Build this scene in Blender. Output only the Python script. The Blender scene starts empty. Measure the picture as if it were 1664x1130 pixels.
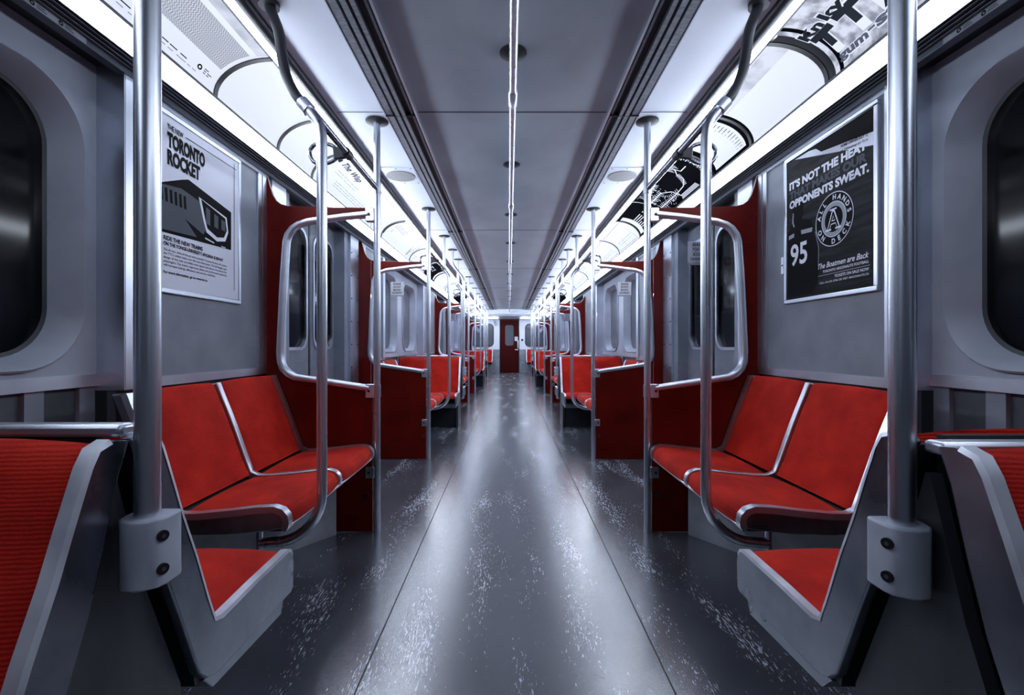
import bpy, math, random
from mathutils import Vector
from mathutils.geometry import tessellate_polygon
random.seed(7)
SC = bpy.context.scene
COL = SC.collection
PI = math.pi

# ------------------------------------------------------------------ materials
def mat(name, base=(.5, .5, .5), rough=.5, metal=0., spec=.5, emit=None, estr=0., coat=0., trans=0., ior=1.45, alpha=1.):
    m = bpy.data.materials.new(name); m.use_nodes = True
    b = m.node_tree.nodes['Principled BSDF']
    b.inputs['Base Color'].default_value = (*base, 1)
    b.inputs['Roughness'].default_value = rough
    b.inputs['Metallic'].default_value = metal
    b.inputs['Specular IOR Level'].default_value = spec
    b.inputs['IOR'].default_value = ior
    b.inputs['Coat Weight'].default_value = coat
    b.inputs['Transmission Weight'].default_value = trans
    if emit:
        b.inputs['Emission Color'].default_value = (*emit, 1)
        b.inputs['Emission Strength'].default_value = estr
    return m

def nodes(m):
    nt = m.node_tree
    return nt, nt.nodes, nt.links, nt.nodes['Principled BSDF']

def add_noise(m, scale=(8, 8, 8), detail=4, lo=(.4, .4, .4), hi=(.6, .6, .6), p0=.35, p1=.65, rlo=None, rhi=None, bump=0., bscale=1., nscale=1.):
    nt, N, L, b = nodes(m)
    tc = N.new('ShaderNodeTexCoord'); mp = N.new('ShaderNodeMapping')
    mp.inputs['Scale'].default_value = scale
    L.new(tc.outputs['Object'], mp.inputs['Vector'])
    nz = N.new('ShaderNodeTexNoise'); nz.inputs['Scale'].default_value = nscale; nz.inputs['Detail'].default_value = detail
    L.new(mp.outputs['Vector'], nz.inputs['Vector'])
    cr = N.new('ShaderNodeValToRGB')
    cr.color_ramp.elements[0].position = p0; cr.color_ramp.elements[0].color = (*lo, 1)
    cr.color_ramp.elements[1].position = p1; cr.color_ramp.elements[1].color = (*hi, 1)
    L.new(nz.outputs['Fac'], cr.inputs['Fac']); L.new(cr.outputs['Color'], b.inputs['Base Color'])
    if rlo is not None:
        mr = N.new('ShaderNodeMapRange')
        mr.inputs['From Min'].default_value = .3; mr.inputs['From Max'].default_value = .7
        mr.inputs['To Min'].default_value = rlo; mr.inputs['To Max'].default_value = rhi
        L.new(nz.outputs['Fac'], mr.inputs['Value']); L.new(mr.outputs['Result'], b.inputs['Roughness'])
    if bump:
        bp = N.new('ShaderNodeBump'); bp.inputs['Strength'].default_value = bump; bp.inputs['Distance'].default_value = .002
        n2 = N.new('ShaderNodeTexNoise'); n2.inputs['Scale'].default_value = bscale; n2.inputs['Detail'].default_value = 3
        L.new(tc.outputs['Object'], n2.inputs['Vector'])
        L.new(n2.outputs['Fac'], bp.inputs['Height']); L.new(bp.outputs['Normal'], b.inputs['Normal'])
    return m

M = {}
M['steel'] = add_noise(mat('stainless_tube', rough=.3, metal=1), (40, 40, 2), 3, (.58, .62, .70), (.70, .74, .82), rlo=.26, rhi=.36)
M['alu'] = add_noise(mat('brushed_aluminium', rough=.36, metal=1), (5, 5, 5), 3, (.60, .64, .72), (.70, .74, .82), rlo=.32, rhi=.40)
M['seatmetal'] = add_noise(mat('worn_seat_metal', rough=.35, metal=1), (6, 6, 6), 4, (.20, .22, .26), (.34, .37, .43), rlo=.25, rhi=.42)
M['paint'] = add_noise(mat('cast_bracket_paint', rough=.4), (14, 14, 14), 4, (.33, .36, .43), (.42, .45, .53))
M['wall'] = add_noise(mat('wall_laminate', rough=.42), (6, 6, 6), 6, (.17, .19, .235), (.22, .245, .295), rlo=.35, rhi=.5)
M['moulding'] = add_noise(mat('moulded_plastic', rough=.32), (5, 5, 5), 5, (.30, .33, .395), (.37, .405, .48), rlo=.28, rhi=.4)
M['kick'] = add_noise(mat('kick_panel', rough=.5), (6, 6, 6), 4, (.05, .056, .07), (.08, .09, .11))
M['base'] = add_noise(mat('heater_housing', rough=.4), (6, 6, 6), 5, (.20, .22, .26), (.30, .33, .38))
M['black'] = mat('black_rubber', (.004, .004, .005), .5)
M['dark'] = mat('dark_metal', (.02, .022, .028), .45, .3)
M['ceil'] = add_noise(mat('ceiling_panel', rough=.42), (3, 2, 3), 6, (.26, .29, .35), (.36, .395, .46), rlo=.3, rhi=.45)
M['white'] = add_noise(mat('white_cove_panel', rough=.35), (3, 2, 3), 5, (.70, .75, .86), (.76, .81, .92))
M['grille'] = mat('diffuser_metal', (.10, .11, .135), .4, .6)
M['diffgrey'] = add_noise(mat('diffuser_ridge', rough=.4, metal=.4), (30, 120, 30), 3, (.16, .175, .21), (.26, .28, .33))
M['speaker'] = mat('speaker_mesh', (.30, .30, .31), .7)
M['whitesheet'] = mat('poster_paper', (.66, .69, .80), .4)
M['blackink'] = mat('black_ink', (.004, .004, .005), .7, spec=.1)
M['greyink'] = mat('grey_ink', (.09, .10, .12), .7, spec=.1)
M['midink'] = mat('mid_ink', (.28, .30, .35), .5)
M['whiteink'] = mat('white_ink', (.72, .75, .85), .4)
M['blackpaper'] = add_noise(mat('dark_wood_print', rough=.6, spec=.15), (2, 4, 45), 5, (.003, .004, .005), (.032, .036, .045), p0=.42, p1=.75)
M['glass'] = mat('clear_glass', (.93, .95, 1.), .02, trans=1, ior=1.45)
M['glass'].node_tree.nodes['Principled BSDF'].inputs['IOR'].default_value = 1.3
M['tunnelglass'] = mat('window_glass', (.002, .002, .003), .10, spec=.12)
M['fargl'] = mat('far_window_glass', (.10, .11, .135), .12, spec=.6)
M['door'] = mat('end_door_paint', (.045, .0006, .0005), .6, spec=.15)
M['panelred'] = add_noise(mat('red_laminate', rough=.5, spec=.14), (4, 4, 4), 5, (.075, .0022, .0008), (.12, .004, .0014), rlo=.36, rhi=.5)
M['doorleaf'] = add_noise(mat('door_leaf', rough=.35), (6, 6, 6), 5, (.14, .155, .19), (.19, .21, .25))
M['bead'] = mat('white_edge', (.6, .6, .62), .4)
M['label'] = mat('sticker_film', (.55, .57, .64), .4)

M['rail'] = add_noise(mat('dark_rail_tube', rough=.22, metal=1), (40, 2, 40), 3, (.13, .14, .17), (.26, .28, .33), rlo=.18, rhi=.3)  # darker metal than the poles
# seat cloth: red plush, fine weave, worn tone variation
def cloth(name, a, b2):
    m = mat(name, rough=.85, spec=.25); nt, N, L, b = nodes(m)
    b.inputs['Sheen Weight'].default_value = .06; b.inputs['Sheen Roughness'].default_value = .4
    b.inputs['Sheen Tint'].default_value = (1, .25, .12, 1)
    tc = N.new('ShaderNodeTexCoord')
    n1 = N.new('ShaderNodeTexNoise'); n1.inputs['Scale'].default_value = 7; n1.inputs['Detail'].default_value = 5
    L.new(tc.outputs['Object'], n1.inputs['Vector'])
    n2 = N.new('ShaderNodeTexNoise'); n2.inputs['Scale'].default_value = 260; n2.inputs['Detail'].default_value = 2
    L.new(tc.outputs['Object'], n2.inputs['Vector'])
    cr = N.new('ShaderNodeValToRGB'); cr.color_ramp.elements[0].position = .3; cr.color_ramp.elements[1].position = .7
    cr.color_ramp.elements[0].color = (*a, 1); cr.color_ramp.elements[1].color = (*b2, 1)
    mx = N.new('ShaderNodeMath'); mx.operation = 'MULTIPLY_ADD'; mx.inputs[1].default_value = .3; 
    L.new(n2.outputs['Fac'], mx.inputs[0])
    m3 = N.new('ShaderNodeMath'); m3.operation = 'SUBTRACT'; m3.inputs[1].default_value = .15
    L.new(n1.outputs['Fac'], m3.inputs[0]); L.new(m3.outputs[0], mx.inputs[2])
    L.new(mx.outputs[0], cr.inputs['Fac']); L.new(cr.outputs['Color'], b.inputs['Base Color'])
    wv = N.new('ShaderNodeTexWave'); wv.inputs['Scale'].default_value = 55; wv.bands_direction = 'Z'; wv.inputs['Distortion'].default_value = 1.5
    wv.inputs['Detail'].default_value = 2
    L.new(tc.outputs['Object'], wv.inputs['Vector'])
    bp = N.new('ShaderNodeBump'); bp.inputs['Strength'].default_value = .35; bp.inputs['Distance'].default_value = .003
    ad = N.new('ShaderNodeMath'); ad.operation = 'ADD'; L.new(n2.outputs['Fac'], ad.inputs[0]); L.new(wv.outputs['Fac'], ad.inputs[1])
    L.new(ad.outputs[0], bp.inputs['Height']); L.new(bp.outputs['Normal'], b.inputs['Normal'])
    return m
M['cloth'] = cloth('red_plush', (.33, .006, .003), (.56, .020, .008))

# floor: black speckled rubber sheet, polished by feet
def floor_mat():
    m = mat('floor_sheet', rough=.3, spec=.8); nt, N, L, b = nodes(m)
    b.inputs['IOR'].default_value = 2.1
    tc = N.new('ShaderNodeTexCoord')
    n1 = N.new('ShaderNodeTexNoise'); n1.inputs['Scale'].default_value = 4; n1.inputs['Detail'].default_value = 4
    L.new(tc.outputs['Object'], n1.inputs['Vector'])
    cr = N.new('ShaderNodeValToRGB'); cr.color_ramp.elements[0].position = .3; cr.color_ramp.elements[1].position = .72
    cr.color_ramp.elements[0].color = (.050, .056, .070, 1); cr.color_ramp.elements[1].color = (.085, .094, .118, 1)
    L.new(n1.outputs['Fac'], cr.inputs['Fac'])
    # pale chips in the sheet, drawn out in slanting streaks
    mask = N.new('ShaderNodeTexNoise'); mask.inputs['Scale'].default_value = 1; mask.inputs['Detail'].default_value = 5
    mk = N.new('ShaderNodeMapping'); mk.inputs['Scale'].default_value = (6.5, 1.3, 1); mk.inputs['Rotation'].default_value = (0, 0, .12)
    L.new(tc.outputs['Object'], mk.inputs['Vector']); L.new(mk.outputs['Vector'], mask.inputs['Vector'])
    outs = []
    for ang, off in ((.18, 0), (-.18, 7)):
        mp = N.new('ShaderNodeMapping'); mp.inputs['Rotation'].default_value = (0, 0, ang)
        mp.inputs['Scale'].default_value = (150, 25, 1); mp.inputs['Location'].default_value = (off, off, 0)
        L.new(tc.outputs['Object'], mp.inputs['Vector'])
        nz = N.new('ShaderNodeTexNoise'); nz.inputs['Scale'].default_value = 1; nz.inputs['Detail'].default_value = 5
        nz.inputs['Roughness'].default_value = .65
        L.new(mp.outputs['Vector'], nz.inputs['Vector']); outs.append(nz)
    mxm = N.new('ShaderNodeMath'); mxm.operation = 'MAXIMUM'
    L.new(outs[0].outputs['Fac'], mxm.inputs[0]); L.new(outs[1].outputs['Fac'], mxm.inputs[1])
    th = N.new('ShaderNodeMath'); th.operation = 'MULTIPLY_ADD'; th.inputs[1].default_value = .60
    L.new(mask.outputs['Fac'], th.inputs[0]); L.new(mxm.outputs[0], th.inputs[2])
    mr = N.new('ShaderNodeMapRange'); mr.inputs['From Min'].default_value = .945; mr.inputs['From Max'].default_value = .975
    L.new(th.outputs[0], mr.inputs['Value'])
    mix = N.new('ShaderNodeMix'); mix.data_type = 'RGBA'
    L.new(mr.outputs['Result'], mix.inputs['Factor']); L.new(cr.outputs['Color'], mix.inputs['A'])
    mix.inputs['B'].default_value = (.62, .65, .74, 1)
    L.new(mix.outputs['Result'], b.inputs['Base Color'])
    r = N.new('ShaderNodeMapRange'); r.inputs['From Min'].default_value = .3; r.inputs['From Max'].default_value = .7
    r.inputs['To Min'].default_value = .235; r.inputs['To Max'].default_value = .24
    L.new(n1.outputs['Fac'], r.inputs['Value']); L.new(r.outputs['Result'], b.inputs['Roughness'])
    bp = N.new('ShaderNodeBump'); bp.inputs['Strength'].default_value = .06; bp.inputs['Distance'].default_value = .0004
    L.new(mxm.outputs[0], bp.inputs['Height']); L.new(bp.outputs['Normal'], b.inputs['Normal'])
    return m
M['floor'] = floor_mat()

LC = (.78, .86, 1.0)
def emis(name, col, s, spec=.3):
    return mat(name, (col[0] * .12, col[1] * .12, col[2] * .12), .5, spec=.1, emit=col, estr=s)
for _k, _s in (('lampA', 22), ('lampB', 38), ('lampC', 44), ('lampD', 13), ('lampE', 24), ('lampF', 9)): M[_k] = emis('fluorescent_lens_' + _k[-1].lower(), LC, _s)
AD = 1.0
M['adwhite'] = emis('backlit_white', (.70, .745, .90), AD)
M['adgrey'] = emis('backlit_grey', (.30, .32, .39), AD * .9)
M['adblack'] = mat('opaque_black_print', (.003, .003, .004), .9, spec=0.)
M['adink'] = mat('opaque_dark_print', (.015, .017, .022), .9, spec=0.)
M['adink2'] = mat('opaque_grey_print', (.10, .11, .135), .7, spec=.05)
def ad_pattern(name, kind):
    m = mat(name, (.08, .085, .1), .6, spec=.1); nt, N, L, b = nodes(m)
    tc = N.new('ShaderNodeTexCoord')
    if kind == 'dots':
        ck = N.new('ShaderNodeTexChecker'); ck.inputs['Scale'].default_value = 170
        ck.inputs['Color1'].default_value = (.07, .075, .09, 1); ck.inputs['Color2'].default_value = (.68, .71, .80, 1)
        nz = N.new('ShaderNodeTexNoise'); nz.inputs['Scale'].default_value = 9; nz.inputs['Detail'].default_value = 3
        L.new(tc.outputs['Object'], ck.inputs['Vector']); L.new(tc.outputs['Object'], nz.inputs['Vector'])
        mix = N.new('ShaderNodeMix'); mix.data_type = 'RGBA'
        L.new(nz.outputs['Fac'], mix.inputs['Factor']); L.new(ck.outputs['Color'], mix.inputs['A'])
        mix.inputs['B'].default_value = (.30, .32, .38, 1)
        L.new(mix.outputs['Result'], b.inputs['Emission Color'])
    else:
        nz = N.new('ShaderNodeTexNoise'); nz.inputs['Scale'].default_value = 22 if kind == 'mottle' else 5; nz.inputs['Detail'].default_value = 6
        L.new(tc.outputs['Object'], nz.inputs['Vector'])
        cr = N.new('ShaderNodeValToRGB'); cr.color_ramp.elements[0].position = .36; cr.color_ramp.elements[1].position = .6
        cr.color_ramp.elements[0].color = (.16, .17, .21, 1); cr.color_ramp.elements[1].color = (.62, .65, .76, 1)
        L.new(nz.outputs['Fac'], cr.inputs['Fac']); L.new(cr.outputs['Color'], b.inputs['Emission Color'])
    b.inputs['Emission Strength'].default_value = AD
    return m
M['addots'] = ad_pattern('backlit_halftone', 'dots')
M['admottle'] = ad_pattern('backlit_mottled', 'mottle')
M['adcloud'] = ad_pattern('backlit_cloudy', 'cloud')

# ------------------------------------------------------------------ mesh builder (c, y, z); c = outward from car centre
class MB:
    def __init__(s): s.v = []; s.f = []; s.m = []; s.cm = 0
    def add(s, vs, fs, mi=None):
        o = len(s.v); s.v += [tuple(v) for v in vs]
        for f in fs: s.f.append([i + o for i in f]); s.m.append(s.cm if mi is None else mi)
        return s
    def box(s, a0, a1, b0, b1, c0, c1):
        v = [(x, y, z) for x in (a0, a1) for y in (b0, b1) for z in (c0, c1)]
        return s.add(v, [(0, 1, 3, 2), (4, 6, 7, 5), (0, 4, 5, 1), (2, 3, 7, 6), (0, 2, 6, 4), (1, 5, 7, 3)])
    def prism(s, poly, d0, d1, plane='xz'):
        def P(p, d):
            if plane == 'xz': return (p[0], d, p[1])
            if plane == 'yz': return (d, p[0], p[1])
            return (p[0], p[1], d)
        n = len(poly)
        v = [P(p, d0) for p in poly] + [P(p, d1) for p in poly]
        tris = tessellate_polygon([[Vector((p[0], p[1], 0)) for p in poly]])
        f = [tuple(t) for t in tris] + [tuple(n + i for i in reversed(t)) for t in tris]
        f += [(i, (i + 1) % n, n + (i + 1) % n, n + i) for i in range(n)]
        return s.add(v, f)
    def holes(s, loops, mapf, d0, d1):
        off = []; al = []
        for l in loops: off.append(len(al)); al += l
        n = len(al)
        v = [mapf(p, d0) for p in al] + [mapf(p, d1) for p in al]
        tris = tessellate_polygon([[Vector((p[0], p[1], 0)) for p in l] for l in loops])
        f = [tuple(t) for t in tris] + [tuple(n + i for i in reversed(t)) for t in tris]
        for l, o in zip(loops, off):
            k = len(l)
            f += [(o + i, o + (i + 1) % k, n + o + (i + 1) % k, n + o + i) for i in range(k)]
        return s.add(v, f)
    def loft(s, loops, closed=True, cap=False):
        n = len(loops[0]); v = [p for l in loops for p in l]; f = []
        for j in range(len(loops) - 1):
            for i in range(n if closed else n - 1):
                a = j * n + i; b = j * n + (i + 1) % n
                f.append((a, b, b + n, a + n))
        if cap:
            f.append(tuple(range(n))); f.append(tuple((len(loops) - 1) * n + i for i in range(n)))
        return s.add(v, f)
    def tube(s, pts, r, seg=14, cap=True):
        pts = [Vector(p) for p in pts]; loops = []
        t0 = (pts[1] - pts[0]).normalized()
        up = Vector((0, 0, 1)) if abs(t0.z) < .9 else Vector((0, 1, 0))
        nrm = (up - t0 * up.dot(t0)).normalized()
        for i, p in enumerate(pts):
            if i == 0: t = t0
            elif i == len(pts) - 1: t = (pts[i] - pts[i - 1]).normalized()
            else: t = ((pts[i + 1] - pts[i]).normalized() + (pts[i] - pts[i - 1]).normalized()).normalized()
            nrm = (nrm - t * nrm.dot(t)).normalized(); bn = t.cross(nrm)
            rr = r[i] if isinstance(r, (list, tuple)) else r
            loops.append([tuple(p + (nrm * math.cos(a) + bn * math.sin(a)) * rr) for a in [2 * PI * k / seg for k in range(seg)]])
        return s.loft(loops, True, cap)
    def build(s, name, m, root=None, side=1, bevel=0., smooth=40, seg=2, sub=0):
        ms = m if isinstance(m, (list, tuple)) else [m]
        loc = Vector(root['_loc']) if root is not None and '_loc' in root else Vector((0, 0, 0))
        me = bpy.data.meshes.new(name)
        me.from_pydata([(x * side - loc.x, y - loc.y, z - loc.z) for x, y, z in s.v], [], s.f)
        for k in ms: me.materials.append(M[k])
        for p, i in zip(me.polygons, s.m): p.material_index = i
        import bmesh
        bm = bmesh.new(); bm.from_mesh(me)
        bmesh.ops.remove_doubles(bm, verts=bm.verts, dist=1e-6)
        bmesh.ops.recalc_face_normals(bm, faces=bm.faces)
        bm.to_mesh(me); bm.free()
        o = bpy.data.objects.new(name, me); COL.objects.link(o)
        if root is not None: o.parent = root
        if bevel:
            b = o.modifiers.new('edge', 'BEVEL'); b.width = bevel; b.segments = seg; b.limit_method = 'ANGLE'; b.angle_limit = .6
            b.harden_normals = False
        if smooth:
            for p in me.polygons: p.use_smooth = True
            me.set_sharp_from_angle(angle=math.radians(smooth))
        return o

def thing(name, label, cat, loc=(0, 0, 0), group=None):
    o = bpy.data.objects.new(name, None); o.empty_display_size = .1
    o.location = loc; o['_loc'] = list(loc); COL.objects.link(o)
    o['label'] = label; o['category'] = cat
    if group: o['group'] = group
    return o
def tag(o, label, cat, group=None):
    o['label'] = label; o['category'] = cat
    if group: o['group'] = group
    return o
def struct(o, label=None):
    o['kind'] = 'structure'
    if label: o['label'] = label
    return o

def arc(cx, cy, r, a0, a1, n):
    return [(cx + r * math.cos(math.radians(a0 + (a1 - a0) * i / n)), cy + r * math.sin(math.radians(a0 + (a1 - a0) * i / n))) for i in range(n + 1)]
def rrect(cx, cy, hw, hh, r, n=8):
    p = []
    for sx, sy, a in ((1, 1, 0), (-1, 1, 90), (-1, -1, 180), (1, -1, 270)):
        p += arc(cx + sx * (hw - r), cy + sy * (hh - r), r, a, a + 90, n)
    return p
def smooth_path(pts, it=3):
    P = [Vector(p) for p in pts]
    for _ in range(it):
        Q = [P[0]]
        for a, b in zip(P[:-1], P[1:]): Q += [a * .75 + b * .25, a * .25 + b * .75]
        Q.append(P[-1]); P = Q
    return [tuple(p) for p in P]

# text as flat 2-D mesh (u right, v up)
_tc = {}
def text2d(s, height, width=None, bold=0., shear=0., align='L'):
    key = (s, bold, shear)
    if key not in _tc:
        cu = bpy.data.curves.new('t', 'FONT'); cu.body = s; cu.size = 1; cu.offset = bold; cu.shear = shear; cu.resolution_u = 3
        ob = bpy.data.objects.new('t', cu); COL.objects.link(ob)
        bpy.context.view_layer.update()
        dg = bpy.context.evaluated_depsgraph_get()
        me = bpy.data.meshes.new_from_object(ob.evaluated_get(dg))
        _tc[key] = ([(v.co.x, v.co.y) for v in me.vertices], [tuple(p.vertices) for p in me.polygons])
        bpy.data.objects.remove(ob); bpy.data.curves.remove(cu); bpy.data.meshes.remove(me)
    vs, fs = _tc[key]
    if not vs: return [], []
    x0 = min(v[0] for v in vs); x1 = max(v[0] for v in vs)
    sy = height / .70; sx = sy if width is None else width / (x1 - x0)
    w = (x1 - x0) * sx
    ox = 0 if align == 'L' else (-w / 2 if align == 'C' else -w)
    return [((v[0] - x0) * sx + ox, v[1] * sy) for v in vs], fs

def put_text(mb, s, u, v, h, f, w=None, bold=.02, shear=0., align='L', mi=0, rot=0., n=.0012):
    vs, fs = text2d(s, h, w, bold, shear, align)
    c_, s_ = math.cos(rot), math.sin(rot)
    mb.add([f(u + a * c_ - b * s_, v + a * s_ + b * c_, n) for a, b in vs], fs, mi)
def put_poly(mb, pts, f, mi=0, n=.0008):
    tr = tessellate_polygon([[Vector((p[0], p[1], 0)) for p in pts]])
    mb.add([f(p[0], p[1], n) for p in pts], [tuple(t) for t in tr], mi)
def put_line(mb, pts, w, f, mi=0, n=.001):
    for a, b in zip(pts[:-1], pts[1:]):
        dx, dy = b[0] - a[0], b[1] - a[1]; L = math.hypot(dx, dy) or 1; px, py = -dy / L * w / 2, dx / L * w / 2
        mb.add([f(a[0] + px, a[1] + py, n), f(b[0] + px, b[1] + py, n), f(b[0] - px, b[1] - py, n), f(a[0] - px, a[1] - py, n)], [(0, 1, 2, 3)], mi)
def put_ring(mb, cx, cy, r0, r1, f, mi=0, n=.0008, k=40):
    a = [(cx + r0 * math.cos(2 * PI * i / k), cy + r0 * math.sin(2 * PI * i / k)) for i in range(k)]
    b = [(cx + r1 * math.cos(2 * PI * i / k), cy + r1 * math.sin(2 * PI * i / k)) for i in range(k)]
    mb.add([f(p[0], p[1], n) for p in a + b], [(i, (i + 1) % k, k + (i + 1) % k, k + i) for i in range(k)], mi)

SIDE = {-1: 'left', 1: 'right'}
# ------------------------------------------------------------------ layout
Y_BACK = -1.55
PART = [2.475, 4.065, 8.07, 9.65, 13.67, 15.25]      # partition planes
Y_END = 17.0; Y_SOF = 15.3
WC = 1.318                                             # wall plane beside posters
WW = 1.40                                              # recessed window wall
ZC = 2.205
PZONES = [(1.55, 2.475), (4.065, 4.80), (6.95, 8.07), (9.65, 10.40), (12.55, 13.67)]   # poster-wall zones
WZONES = [(Y_BACK, 1.55, (1.10, .02)), (4.80, 6.95, (5.27, 6.355)), (10.40, 12.55, (10.87, 11.955)), (15.25, Y_END, ())]
DZONES = [(2.475, 4.065), (8.07, 9.65), (13.67, 15.25)]
WLAB = ['first', 'second', 'third', 'fourth', 'fifth', 'sixth', 'seventh']

# ------------------------------------------------------------------ floor, ceiling
mb = MB(); mb.box(-1.52, 1.52, Y_BACK, Y_END + .1, -.05, 0); 
mb.cm = 1
for c in (-.4607, .4607): mb.box(c - .0022, c + .0022, Y_BACK, 15.2, 0, .0006)
struct(mb.build('floor', ['floor', 'black'], smooth=0))

mb = MB(); mb.box(-.5, .5, Y_BACK, Y_SOF, ZC, ZC + .03)
mb.cm = 1
for y in (.0, 2.38, 4.81, 7.2, 9.6, 12.0, 14.4): mb.box(-.492, .492, y - .004, y + .004, ZC - .0015, ZC)
mb.cm = 2
for s in (-1, 1):
    # white side ceiling, slightly coved toward the lamps
    prof = [(.50, ZC), (.66, ZC), (.80, ZC + .002), (.90, ZC + .002), (.925, ZC)]
    v = []
    for (c, z) in prof: v += [(s * c, Y_BACK, z), (s * c, Y_SOF, z)]
    for (c, z) in prof: v += [(s * c, Y_BACK, z + .03), (s * c, Y_SOF, z + .03)]
    k = len(prof)
    mb.add(v, [(2 * i, 2 * i + 1, 2 * i + 3, 2 * i + 2) for i in range(k - 1)] + [(2 * k + 2 * i, 2 * k + 2 * i + 1, 2 * k + 2 * i + 3, 2 * k + 2 * i + 2) for i in range(k - 1)])
    mb.cm = 1
    for y in (2.38, 4.81, 7.2, 9.6, 12.0, 14.4): mb.box(s * .655, s * .90, y - .002, y + .002, ZC - .001, ZC + .0005)
    mb.cm = 2
struct(mb.build('ceiling', ['ceil', 'dark', 'white'], smooth=0))

for s in (-1, 1):
    S = SIDE[s]
    # air diffuser strip
    mb = MB(); mb.cm = 0
    mb.box(.497, .655, Y_BACK, Y_SOF, ZC - .004, ZC - .001)
    mb.cm = 1
    for c0, c1, dz in ((.614, .652, .016), (.578, .600, .022), (.548, .566, .022), (.512, .520, .012)):
        mb.box(c0, c1, Y_BACK, Y_SOF, ZC - dz, ZC - .002)
    mb.cm = 2
    mb.box(.486, .497, Y_BACK, Y_SOF, ZC - .024, ZC - .001); mb.box(.650, .655, Y_BACK, Y_SOF, ZC - .018, ZC - .001)
    mb.cm = 0
    for y in (2.38, 4.81, 7.2, 9.6, 12.0, 14.4): mb.box(.50, .652, y - .002, y + .002, ZC - .0225, ZC - .002)
    struct(mb.build('trim_1' if s < 0 else 'trim_2', ['black', 'diffgrey', 'alu'], side=s, smooth=0), 'ribbed metal air diffuser strip along the %s edge of the ceiling' % S)
    # gutter rail, upper trim
    mb = MB(); mb.cm = 0
    mb.tube([(.940, Y_BACK, ZC - .008), (.940, Y_SOF, ZC - .008)], .022, 16)
    mb.cm = 1; mb.box(.925, 1.03, Y_BACK, Y_SOF, ZC + .004, ZC + .03)
    mb.box(.958, .972, Y_BACK, Y_SOF, ZC - .006, ZC + .006)
    struct(mb.build('trim_3' if s < 0 else 'trim_4', ['dark', 'alu'], side=s, smooth=40), 'dark rounded gutter rail above the %s advertising cards' % S)
    # lower cove trim lamp and dark channel
    mb = MB(); mb.prism([(1.252, 1.948), (1.345, 1.948), (1.345, 2.05), (1.265, 2.048), (1.264, 1.958)], Y_BACK, Y_SOF)
    mb.prism([(1.300, 1.950), (1.300, 1.935), (1.40, 1.935), (1.40, 1.976)], Y_BACK, Y_SOF)
    struct(mb.build('trim_5' if s < 0 else 'trim_6', 'dark', side=s, smooth=0), 'dark ribbed channel between the %s wall and the light cove' % S)
    mb = MB()
    for k in range(3): 
        z0 = 1.946 - k * .006
        mb.box(1.262 + k * .012, 1.310, Y_BACK, Y_SOF, z0 - .003, z0)
    mb.box(1.300, 1.332, Y_BACK, Y_SOF, 1.912, 1.934)
    struct(mb.build('trim_7' if s < 0 else 'trim_8', 'grille', side=s, smooth=0, bevel=.001), 'narrow metal cornice rail at the top of the %s wall' % S)

# ------------------------------------------------------------------ lamps: two lens strips each side, in real lengths
segs = [(-1.5, .95), (.95, 2.38), (2.38, 4.81), (4.81, 7.2), (7.2, 9.6), (9.6, 12.0), (12.0, 15.28)]
for s in (-1, 1):
    for i, (a, b) in enumerate(segs):
        a2 = a + .006; b2 = b - .006
        mb = MB(); mb.prism([(1.256, 2.041), (1.246, 2.005), (1.245, 1.962), (1.250, 1.954), (1.262, 1.960), (1.264, 2.044)], a2, b2)
        o = mb.build('light_strip', 'lampF' if i == 0 else 'lampA' if i == 1 else 'lampB' if i == 2 else 'lampC', side=s, smooth=0)
        tag(o, '%s white light strip in the %s cove below the cards, counted from the camera' % (WLAB[i], SIDE[s]), 'ceiling light', 'light strips below the advertising cards')
        mb = MB(); mb.box(.975, 1.008, a2, b2, ZC - .004, ZC + .004)
        o = mb.build('light_strip', 'lampD' if i < 2 else 'lampE', side=s, smooth=0)
        tag(o, '%s white light strip beside the %s ceiling gutter, counted from the camera' % (WLAB[i], SIDE[s]), 'ceiling light', 'light strips beside the gutter')

# ------------------------------------------------------------------ advertising cards in the coves
def ad_point(s, y, t, n=0.):
    # t 0 bottom .. 1 top along the quarter arc
    a = t * PI / 2
    c = 1.016 + .240 * math.cos(a); z = 2.050 + .158 * math.sin(a)
    nc, nz = -math.cos(a), -math.sin(a)
    return (c + nc * n, y, z + nz * n)
ARC = .315
def ad_map(s, y0, y1):
    L = y1 - y0
    if s < 0: return lambda u, v, n=0.: ad_point(s, y0 + u, v / ARC, n)
    return lambda u, v, n=0.: ad_point(s, y1 - u, v / ARC, n)
def card_base(mb, s, y0, y1, mi=0, t0=0, t1=1, n=0., k=12):
    P = []
    for yy in (y0, y1): P += [ad_point(s, yy, t0 + (t1 - t0) * i / k, n) for i in range(k + 1)]
    mb.add(P, [(i, i + 1, k + 2 + i, k + 1 + i) for i in range(k)], mi)
def lines(mb, u0, u1, v, rows, dv, f, mi, h=.004, gap=True):
    for r in range(rows):
        u = u0
        while u < u1:
            w = random.uniform(.012, .05)
            if u + w > u1: break
            put_poly(mb, [(u, v - r * dv), (u + w, v - r * dv), (u + w, v - r * dv + h), (u, v - r * dv + h)], f, mi)
            u += w + random.uniform(.006, .02 if gap else .007)
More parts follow.
